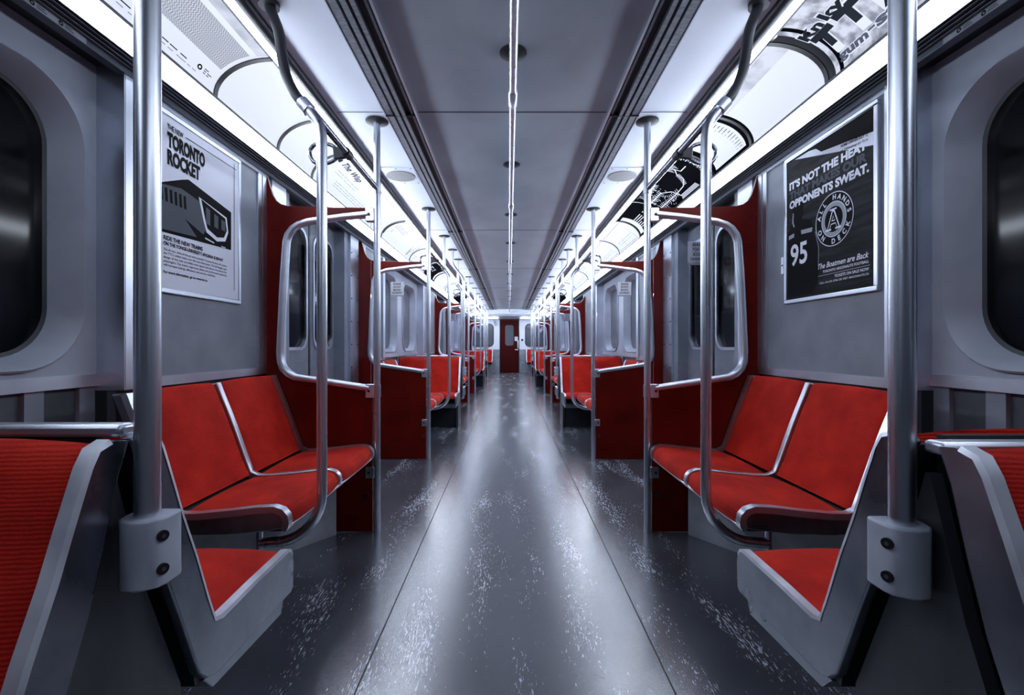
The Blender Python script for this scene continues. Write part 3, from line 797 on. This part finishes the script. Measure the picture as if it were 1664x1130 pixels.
# handrails and hand loops
RAILS = [(1.62, 2.475), (4.065, 5.07), (6.44, 8.07), (9.65, 10.66), (12.03, 13.67)]
for s in (-1, 1):
    for i, (a, b) in enumerate(RAILS):
        mb = MB(); mb.tube([(.728, a + .0, 1.845), (.728, b - .0, 1.845)], .0155, 16)
        o = mb.build('overhead_rail', 'rail', side=s)
        tag(o, '%s overhead handrail along the %s side, running between two poles' % (WLAB[i], SIDE[s]), 'handrail', 'overhead rails on the %s' % SIDE[s])
LOOPS = [(2.03, 'nearest looped metal hand grip on the %s rail, bright against a white card'), (4.55, 'looped hand grip on the %s rail just past the second pole'), (7.3, 'looped hand grip on the %s rail before the third partition'), (10.15, 'looped hand grip far down the %s rail')]
for s in (-1, 1):
    for y, lab in LOOPS:
        root = thing('hand_loop', lab % SIDE[s], 'hand grip', (s * .728, y, 1.845), 'hand loops on the %s' % SIDE[s])
        path = [(.775, y, 1.868), (.80, y, 1.884), (.84, y, 1.892), (.875, y, 1.885), (.893, y, 1.860), (.893, y, 1.832), (.875, y, 1.806), (.84, y, 1.797), (.80, y, 1.806), (.772, y, 1.826)]
        mb = MB(); mb.tube(smooth_path(path, 2), .0085, 12); mb.build('loop', 'rail', root, s)
        mb = MB(); mb.tube([(.728, y - .03, 1.845), (.728, y + .03, 1.845)], .020, 16); mb.prism([(.735, 1.826), (.785, 1.818), (.79, 1.876), (.735, 1.866)], y - .011, y + .011)
        mb.build('mount', 'dark', root, s, bevel=.003)

# centre rail
root = thing('ceiling_rail', 'long steel grab rail running down the centre of the ceiling', 'handrail', (0, Y_BACK, 2.12))
mb = MB(); mb.tube([(0, Y_BACK, 2.125), (0, Y_SOF, 2.125)], .0165, 18); mb.build('tube', 'steel', root)
for y in (2.1, 3.72, 6.2, 8.8, 11.4, 13.9):
    mb = MB(); mb.tube([(0, y - .06, 2.125), (0, y - .055, 2.125), (0, y + .055, 2.125), (0, y + .06, 2.125)], [.017, .021, .021, .017], 18); mb.build('coupling', 'alu', root)
for k in range(13):
    y = 1.895 + 1.17 * (k - 1)
    if y > 15: break
    mb = MB(); mb.tube([(0, y, ZC - .001), (0, y, ZC - .006), (0, y, ZC - .014)], [.056, .056, .03], 28); mb.tube([(0, y, ZC - .01), (0, y, 2.135)], .010, 10)
    mb.build('mounting_flange', 'dark', root)

# ceiling speakers
for s in (-1, 1):
    for k, y in enumerate((3.27, 8.87, 14.2)):
        root = thing('ceiling_speaker', '%s round grey speaker grille in the %s side ceiling' % (('nearest', 'middle', 'farthest')[k], SIDE[s]), 'speaker', (s * .785, y, ZC), 'ceiling speakers')
        mb = MB(); mb.prism([(.668, y - .15), (.90, y - .15), (.90, y + .15), (.668, y + .15)], ZC - .003, ZC - .0005, 'xy'); mb.build('cover_plate', 'white', root, s, smooth=0)
        mb = MB(); mb.tube([(.785, y, ZC - .0035), (.785, y, ZC - .007)], .100, 40); mb.build('grille', 'speaker', root, s)
        mb = MB()
        for a, b in ((.685, y - .135), (.885, y - .135), (.685, y + .135), (.885, y + .135), (.785, y - .137), (.785, y + .137)): mb.tube([(a, b, ZC - .003), (a, b, ZC - .005)], .004, 8)
        mb.build('screws', 'dark', root, s)

# ------------------------------------------------------------------ benches along the wall
SEAT = [(.742, .408), (.738, .425), (.742, .446), (.756, .462), (.780, .470), (.84, .467), (.93, .456), (1.03, .447), (1.085, .447), (1.118, .462)]
BACK = [(1.118, .462), (1.138, .515), (1.161, .580), (1.188, .655), (1.214, .722), (1.240, .785), (1.262, .842)]
def curve_off(P, d):
    out = []
    for i, p in enumerate(P):
        a = P[max(0, i - 1)]; b = P[min(len(P) - 1, i + 1)]
        t = Vector((b[0] - a[0], b[1] - a[1])).normalized(); n = Vector((t.y, -t.x))
        out.append((p[0] + n.x * d, p[1] + n.y * d))
    return out
def cushion(mb, P, y0, y1, th, axis='bench', Yc=0, dirn=1, crown=.010, nseg=8):
    # soft cushion: profile P swept across width, edges rounded down
    rows = []
    ks = [0, .012, .035, .08, .16, .3, .5, .7, .84, .92, .965, .988, 1]
    for t in ks:
        e = min(t, 1 - t) * (y1 - y0)
        sink = .012 * max(0, 1 - e / .016) ** 2
        cr = crown * (1 - (2 * t - 1) ** 2)
        top = curve_off(P, -cr + sink)
        bot = curve_off(P, th)
        y = y0 + (y1 - y0) * t
        if axis == 'bench': rows.append([(a, y, b) for a, b in top] + [(a, y, b) for a, b in reversed(bot)])
        else: rows.append([(y, Yc + dirn * a, b) for a, b in top] + [(y, Yc + dirn * a, b) for a, b in reversed(bot)])
    mb.loft(rows, True, True)
def bench(s, y0, n, lab, near=True):
    w = .440; t = .026
    root = thing('bench_seat', lab, 'bench', (s * 1.0, y0, 0), 'wall benches on the %s' % SIDE[s])
    L = n * (w + t) + t
    full = SEAT + BACK[1:]
    outb = curve_off(full, .0)
    for k in range(n + 1):
        yy = y0 + k * (w + t)
        top = curve_off(full, -.006)
        if k in (0, n):   # end plate
            lower = [(1.305, .842), (1.262, .73), (1.215, .60), (1.18, .50), (1.155, .425), (1.12, .392), (1.04, .384), (.90, .388), (.80, .398), (.765, .404)]
        else:
            lower = [(1.29, .835), (1.24, .72), (1.19, .59), (1.15, .49), (1.12, .43), (1.0, .422), (.86, .43), (.79, .432), (.765, .41)]
        mb = MB(); mb.prism(top + lower, yy, yy + t)
        mb.build('side_frame' if k in (0, n) else 'divider_frame', 'seatmetal' if k in (0, n) else 'alu', root, s, bevel=.004, smooth=50)
        if k in (0, n):
            mb = MB(); rows = []
            i2 = curve_off(full, .012)
            for yyy in (yy - .002, yy + t + .001): rows += [[(a, yyy, b) for a, b in (top if True else top)]]
            top2 = curve_off(full, -.009)
            rws = [[(a, yy - .002, b) for a, b in i2], [(a, yy - .002, b) for a, b in top2], [(a, yy + t + .001, b) for a, b in top2], [(a, yy + t + .001, b) for a, b in i2]]
            mb.loft(rws, closed=False); mb.build('edge_trim', 'alu', root, s, smooth=60)
    for k in range(n):
        a = y0 + t + k * (w + t) + .004; b = a + w - .008
        mb = MB(); cushion(mb, SEAT[:-1], a, b, .030, crown=.008); mb.build('seat_cushion', 'cloth', root, s, smooth=60)
        mb = MB(); cushion(mb, [(1.108, .455)] + BACK[1:-1] + [(1.256, .826), (1.262, .836), (1.272, .842)], a, b, .026, crown=.008); mb.build('back_cushion', 'cloth', root, s, smooth=60)
    mb = MB(); mb.box(.760, 1.16, y0 + .01, y0 + L - .01, .395, .412); mb.prism([(1.15, .41), (1.17, .41), (1.31, .83), (1.29, .83)], y0 + .01, y0 + L - .01)
    mb.build('seat_shell', 'dark', root, s, smooth=0)
    mb = MB(); mb.tube([(.745, y0 + .002, .403), (.745, y0 + L - .002, .403)], .007, 10); mb.build('front_rail', 'alu', root, s)
    # heater housing under the seat, front face slanting to the wall
    mb = MB()
    if near: poly = [(.93, y0 + L - .012), (1.31, y0 + L - .012), (1.31, y0 + .2), (1.25, y0 + .25), (1.17, y0 + .62)]
    else: poly = [(.93, y0 + .012), (1.31, y0 + .012), (1.31, y0 + L - .2), (1.25, y0 + L - .25), (1.17, y0 + L - .62)]
    mb.prism(poly, 0.0, .392, 'xy'); mb.build('heater_housing', 'base', root, s, smooth=0)
for s in (-1, 1):
    S = SIDE[s]
    bench(s, 1.494, 2, 'red two-seat wall bench on the %s, nearest, before the first partition' % S)
    bench(s, 4.085, 2, 'red two-seat wall bench on the %s just past the second partition' % S, False)
    bench(s, 8.045 - 3 * .466 - .026, 3, 'red three-seat wall bench on the %s before the third partition' % S)
    bench(s, 9.67, 2, 'red two-seat wall bench on the %s just past the fourth partition' % S, False)
    bench(s, 13.645 - 3 * .466 - .026, 3, 'red three-seat wall bench on the %s before the fifth partition' % S)

# ------------------------------------------------------------------ transverse double seats
TS = [(.545, .395), (.547, .415), (.540, .432), (.520, .441), (.46, .440), (.36, .434), (.27, .430), (.215, .434)]
TB = [(.205, .440), (.176, .520), (.150, .600), (.118, .680), (.092, .755), (.072, .812), (.058, .842), (.034, .852)]
SF_OUT = [(.000, .852), (.020, .800), (.045, .700), (.071, .611), (.110, .510), (.150, .400), (.162, .368), (.182, .345), (.22, .330), (.54, .326), (.549, .335), (.553, .400), (.548, .425), (.538, .441), (.520, .448), (.35, .445), (.235, .440), (.213, .446), (.192, .500), (.156, .602), (.122, .686), (.098, .755), (.072, .826), (.058, .850), (.035, .858)]
def tseat(s, Yc, d, lab, end=False, c0=.612, cols=2, dy=0.):
    Yc = Yc + dy
    root = thing('double_seat', lab, 'seat', (s * .9, Yc + d * .3, 0), 'seats set across the car on the %s' % SIDE[s])
    w = .372
    edges = [c0, c0 + .024 + w, c0 + .048 + 2 * w - .012][:cols + 1]
    for k, c in enumerate(edges):
        mb = MB(); mb.prism([(Yc + d * a, b) for a, b in SF_OUT], c, c + .022, 'yz')
        mb.build('side_frame' if k == 0 else 'divider_frame', 'seatmetal', root, s, bevel=.004, smooth=50)
    # worn lip along the aisle frame's inner edge, lamp reflection painted as pale metal
    lip = SF_OUT[12:]
    p1 = curve_off(lip, .0022); p0 = curve_off(lip, -.006)
    mb = MB(); X = lambda P, c: [(c, Yc + d * a, b) for a, b in P]
    mb.loft([X(p0, c0 - .0012), X(p1, c0 - .0012 + .003), X(p1, c0 + .021), X(p0, c0 + .0234)], closed=False)
    mb.build('edge_trim', 'lip', root, s, smooth=60)
    for k in range(cols):
        a = edges[k] + .024; b = edges[k + 1] - .002
        mb = MB(); cushion(mb, TS[::-1], a - .006, b, .028, 't', Yc, d, .012); mb.build('seat_cushion', 'cloth', root, s, smooth=60)
        mb = MB(); cushion(mb, TB[::-1], a - .006, b, .030, 't', Yc, d, .012); mb.build('back_cushion', 'cloth', root, s, smooth=60)
    mb = MB()
    mb.prism([(Yc + d * a, b) for a, b in ((.012, .842), (.052, .70), (.085, .60), (.166, .385), (.175, .335), (.535, .332), (.535, .345), (.19, .350), (.105, .60), (.07, .70), (.03, .842))], edges[0] + .018, edges[-1] + .004, 'yz')
    mb.build('seat_shell', 'dark', root, s, smooth=0)
    mb = MB(); mb.prism([(Yc + d * a, b) for a, b in ((.19, .335), (.525, .331), (.505, .285), (.22, .30))], edges[0] + .012, edges[-1], 'yz')
    mb.build('under_pan', 'seatmetal', root, s, bevel=.003, smooth=0)
    if end:
        mb = MB(); mb.box(.72, .78, Yc + d * .1, Yc + d * .3, 0, .30); mb.box(.66, .84, Yc + d * .08, Yc + d * .32, 0, .012); mb.build('foot', 'base', root, s, smooth=0)
def pedestal(s, Yc, lab, by=0, bz=0):
    root = thing('seat_pedestal', lab, 'seat support', (s * .9, Yc, 0), 'supports between paired seats on the %s' % SIDE[s])
    mb = MB(); mb.prism([(Yc - .004, .80), (Yc + .004, .80), (Yc + .06, .60), (Yc + .15, .36), (Yc + .155, 0), (Yc - .155, 0), (Yc - .15, .36), (Yc - .06, .60)], .640, .660, 'yz'); mb.build('side_plate', 'base2', root, s, smooth=0)
    mb = MB(); mb.box(.665, 1.30, Yc - .13, Yc + .13, 0, .27); mb.build('support_box', 'dark', root, s, smooth=0)
    mb = MB(); mb.box(.615, 1.31, Yc - .016 + by, Yc + .016 + by, .858 + bz, .878 + bz); mb.build('top_bar', 'alu', root, s, bevel=.006)
    mb = MB(); mb.box(.66, 1.30, Yc - .006, Yc + .006, .30, .86); mb.build('web_plate', 'dark', root, s, smooth=0)
M['lip'] = add_noise(mat('worn_lip_painted_glint', rough=.42, metal=.7), (9, 9, 9), 4, (.55, .58, .66), (.80, .84, .92), rlo=.34, rhi=.5)  # pale tone stands in for lamp light reflected on the worn lip
M['base2'] = add_noise(mat('pedestal_plate', rough=.38, metal=.3), (7, 7, 3), 5, (.025, .028, .034), (.06, .066, .08), rlo=.3, rhi=.5)
for s in (-1, 1):
    S = SIDE[s]
    for k, Yc in enumerate(YP):
        w = ('in the foreground', 'past the second partition', 'past the fourth partition')[k]
        tseat(s, Yc, -1, 'red double seat facing the camera on the %s, %s' % (S, w), dy=-.045 if (s > 0 and k == 0) else 0)
        tseat(s, Yc, 1, 'red double seat facing away from the camera on the %s, %s' % (S, w))
        pedestal(s, Yc, 'dark metal support between the back-to-back %s seats, %s' % (S, w), *((-.035, -.02) if (s > 0 and k == 0) else (0, 0)))
    tseat(s, 16.93, -1, 'red end seat against the end wall on the %s' % S, True)

# ------------------------------------------------------------------ posters
def poster(s, lab):
    y0, y1, z0, z1 = 1.655, 2.215, 1.198, 1.888
    W = y1 - y0; H = z1 - z0; X = WC - .012
    root = thing('framed_poster', lab, 'poster', (s * X, (y0 + y1) / 2, z0))
    if s < 0: f = lambda u, v, n: (X - n, y0 + u, z0 + v)
    else: f = lambda u, v, n: (X - n, y1 - u, z0 + v)
    mb = MB(); fw = .018
    mb.box(X - .004, WC + .002, y0, y1, z0, z0 + fw); mb.box(X - .004, WC + .002, y0, y1, z1 - fw, z1)
    mb.box(X - .004, WC + .002, y0, y0 + fw, z0 + fw, z1 - fw); mb.box(X - .004, WC + .002, y1 - fw, y1, z0 + fw, z1 - fw)
    mb.build('frame', 'alu', root, s, bevel=.003)
    sh = MB()
    if s < 0:
        put_poly(sh, [(fw, fw), (W - fw, fw), (W - fw, H - fw), (fw, H - fw)], f, 0, 0)
        # picture of the train
        px0, px1, py0, py1 = .035, W - .075, .245, .43
        put_poly(sh, [(px0, py0 - .02), (px1, py0), (px1, py1 - .01), (.2, .47), (.16, .455), (px0, .40)], f, 1, .0006)
        put_poly(sh, [(px0, .235), (.25, .25), (.15, .33), (px0, .40)], f, 5, .0008)       # platform
        put_poly(sh, [(px0, .40), (.16, .42), (.28, .40), (.31, .30), (.29, .27), (px0, .355)], f, 5, .0009)
        put_poly(sh, [(.26, .42), (.45, .385), (.462, .32), (.44, .275), (.38, .262), (.31, .285), (.29, .33)], f, 4, .0012)
        put_poly(sh, [(.275, .415), (.44, .378), (.450, .325), (.43, .29), (.38, .28), (.315, .302), (.30, .34)], f, 1, .0016)
        for u in (.305, .36, .41): put_poly(sh, [(u, .392 - (u - .3) * .22), (u + .028, .386 - (u - .3) * .22), (u + .028, .318), (u, .322)], f, 5, .002)
        for u in (.045, .07, .095, .12, .145, .17): put_poly(sh, [(u, .395), (u + .014, .397), (u + .018, .345), (u + .004, .345)], f, 1, .0014)
        put_line(sh, [(.30, .258), (.36, .250)], .006, f, 4, .002); put_line(sh, [(.41, .246), (.44, .246)], .005, f, 4, .002)
        sh.build('sheet', ['whitesheet', 'blackink', 'greyink', 'midink', 'whiteink', 'greyink'], root, s, smooth=0)
        t = MB()
        put_text(t, 'THE NEW', .085, .622, .020, f, .085, .02)
        put_line(t, [(.185, .632), (W - .035, .632)], .003, f)
        put_line(t, [(W - .052, .655), (W - .052, .06)], .003, f)
        put_text(t, 'TORONTO', .085, .558, .052, f, .215, .055)
        put_text(t, 'ROCKET', .085, .492, .052, f, .185, .055)
        put_text(t, 'RIDE THE NEW TRAINS', .065, .200, .016, f, .22, .03)
        put_text(t, 'ON THE YONGE-UNIVERSITY-SPADINA SUBWAY', .065, .180, .013, f, .36, .03)
        for k, l in enumerate(('The all new, state-of-the-art and accessible Toronto Rocket will replace', "the TTC's oldest trains over the next three years. The full length open", 'design of the train provides more space and allows movement for', "passengers. The train's improved safety and performance features", 'will increase energy efficiency and service reliability.')):
            put_text(t, l, .065, .160 - k * .0145, .0085, f, .385 - (k == 4) * .08, .008)
        put_text(t, 'For more information, go to www.ttc.ca', .065, .075, .0095, f, .25, .03)
        t.build('lettering', 'blackink', root, s, smooth=0)
    else:
        put_poly(sh, [(fw, fw), (W - fw, fw), (W - fw, H - fw), (fw, H - fw)], f, 0, 0)
        put_poly(sh, [(.18, H - fw - .012), (W - fw, H - .105), (W - fw, H - .160), (.08, H - fw - .010)], f, 1, .0006)
        put_poly(sh, [(.20, H - fw - .001), (W - fw, H - fw - .001), (W - fw, H - .110), (.26, H - .066)], f, 2, .0008)
        # player: helmet, shoulders, shirt
        put_poly(sh, [(.055, .40), (.06, .44), (.085, .465), (.115, .465), (.14, .44), (.142, .40), (.13, .375), (.19, .355), (.215, .31), (.235, .24), (.25, .15), (.235, .07), (.20, .03), (.03, .03), (.025, .33), (.06, .37)], f, 2, .0008)
        put_poly(sh, [(.065, .42), (.072, .415), (.070, .375), (.080, .352), (.072, .350), (.060, .375)], f, 3, .0012)
        put_line(sh, [(.222, .295), (.245, .22), (.242, .14)], .003, f, 3, .0012)
        put_poly(sh, [(.035, .318), (.075, .323), (.075, .305), (.035, .300)], f, 4, .0012)
        put_poly(sh, [(.125, .325), (.205, .318), (.200, .300), (.128, .306)], f, 4, .0012)
        # round badge
        bx, by = .335, .318
        put_ring(sh, bx, by, 0, .108, f, 2, .0007); put_ring(sh, bx, by, .106, .1095, f, 1, .0012); put_ring(sh, bx, by, .052, .071, f, 4, .0012); put_ring(sh, bx, by, .069, .072, f, 1, .0014)
        sh.build('sheet', ['blackpaper', 'whitesheet', 'blackink', 'midink', 'midink'], root, s, smooth=0)
        t = MB()
        put_text(t, "IT'S NOT THE HEAT", .040, .532, .032, f, .470, .05)
        put_text(t, 'THAT MAKES OUR', .040, .488, .032, f, .470, .05, mi=1)
        put_text(t, 'OPPONENTS SWEAT.', .040, .444, .032, f, .480, .05)
        for word, a0, a1, r, flip in (('ALL HANDS', 165, 8, .079, 1), ('ON DECK', 205, 335, .099, -1)):
            for k, ch in enumerate(word):
                if ch == ' ': continue
                a = math.radians(a0 + (a1 - a0) * k / (len(word) - 1))
                rot = a - PI / 2 if flip > 0 else a + PI / 2
                put_text(t, ch, bx + r * math.cos(a), by + r * math.sin(a), .020, f, None, .03, align='C', rot=rot, n=.002)
        put_text(t, 'A', bx, by - .040, .080, f, .078, .03, align='C', n=.002)
        put_text(t, 'A', bx, by - .036, .068, f, .062, .0, align='C', n=.0026, mi=2)
        put_line(t, [(bx - .045, by - .040), (bx - .012, by - .040)], .007, f, n=.003); put_line(t, [(bx + .012, by - .040), (bx + .045, by - .040)], .007, f, n=.003); put_line(t, [(bx - .02, by + .040), (bx + .02, by + .040)], .006, f, n=.003)
        put_text(t, '95', .050, .175, .095, f, .120, .02, n=.002)
        put_text(t, 'The Boatmen are Back', .24, .128, .022, f, .28, .015, .35)
        put_text(t, 'TORONTO ARGONAUTS FOOTBALL', .27, .108, .010, f, .25, .02)
        put_line(t, [(.24, .098), (W - .035, .098)], .0012, f)
        put_text(t, 'TICKETS ON SALE NOW', .34, .080, .011, f, .18, .02)
        put_text(t, 'CALL 416-341-2746 OR VISIT ARGONAUTS.CA', .25, .063, .008, f, .27, .01)
        put_text(t, 'HOME OPENER JULY 12', .375, .582 + .010, .010, f, .14, .03, rot=-.11, mi=2)
        put_text(t, 'vs Winnipeg at 7pm', .375, .568 + .006, .010, f, .14, .01, .3, rot=-.11, mi=2)
        t.build('lettering', ['whiteink', 'greyink', 'blackink'], root, s, smooth=0)
poster(-1, 'framed white poster reading THE NEW TORONTO ROCKET on the left wall')
poster(1, 'framed black football poster with number 95 on the right wall')
# small wall lock beside right poster
mb = MB(); mb.box(WC - .006, WC + .001, 2.235, 2.255, 1.35, 1.43); mb.cm = 1; mb.tube([(WC - .007, 2.245, 1.39), (WC - .005, 2.245, 1.39)], .005, 10)
tag(mb.build('latch_plate', ['alu', 'black'], side=1, smooth=0), 'small vertical metal latch plate on the right wall beside the black poster', 'latch')
# stickers on the cornice rails near the camera
for s in (-1, 1):
    mb = MB(); X = 1.2995
    f = (lambda u, v, n: (X - n, 1.12 + u, 1.914 + v)) if s < 0 else (lambda u, v, n: (X - n, 1.40 - u, 1.914 + v))
    put_poly(mb, [(0, 0), (.28, 0), (.28, .018), (0, .018)], f, 1, .0)
    for u in (.05, .12, .2):
        put_ring(mb, u, .009, .003, .007, f, 0, .001, 12); put_line(mb, [(u + .012, .005), (u + .04, .005)], .002, f, 0, .001); put_line(mb, [(u + .012, .011), (u + .035, .011)], .002, f, 0, .001)
    tag(mb.build('notice_strip', ['blackink', 'midink'], side=s, smooth=0), 'thin notice strip with small symbols on the cornice above the %s near window' % SIDE[s], 'sticker')

# ------------------------------------------------------------------ world, camera
w = bpy.data.worlds.new('tunnel'); SC.world = w; w.use_nodes = True
w.node_tree.nodes['Background'].inputs['Color'].default_value = (.3, .35, .5, 1)
w.node_tree.nodes['Background'].inputs['Strength'].default_value = .01
cam = bpy.data.cameras.new('camera'); co = bpy.data.objects.new('camera', cam); COL.objects.link(co)
cam.sensor_width = 36; cam.lens = 750 / 1664 * 36; cam.clip_start = .02
cam.shift_x = 5 / 1664; cam.shift_y = -3 / 1664
co.location = (-.0175, 0, 1.0); co.rotation_euler = (PI / 2, 0, 0)
SC.camera = co
SC.view_settings.view_transform = 'Standard'; SC.view_settings.look = 'None'
SC.view_settings.exposure = 0; SC.view_settings.gamma = 1; SC.view_settings.use_curve_mapping = False
for o in bpy.data.objects:
    if '_loc' in o: del o['_loc']
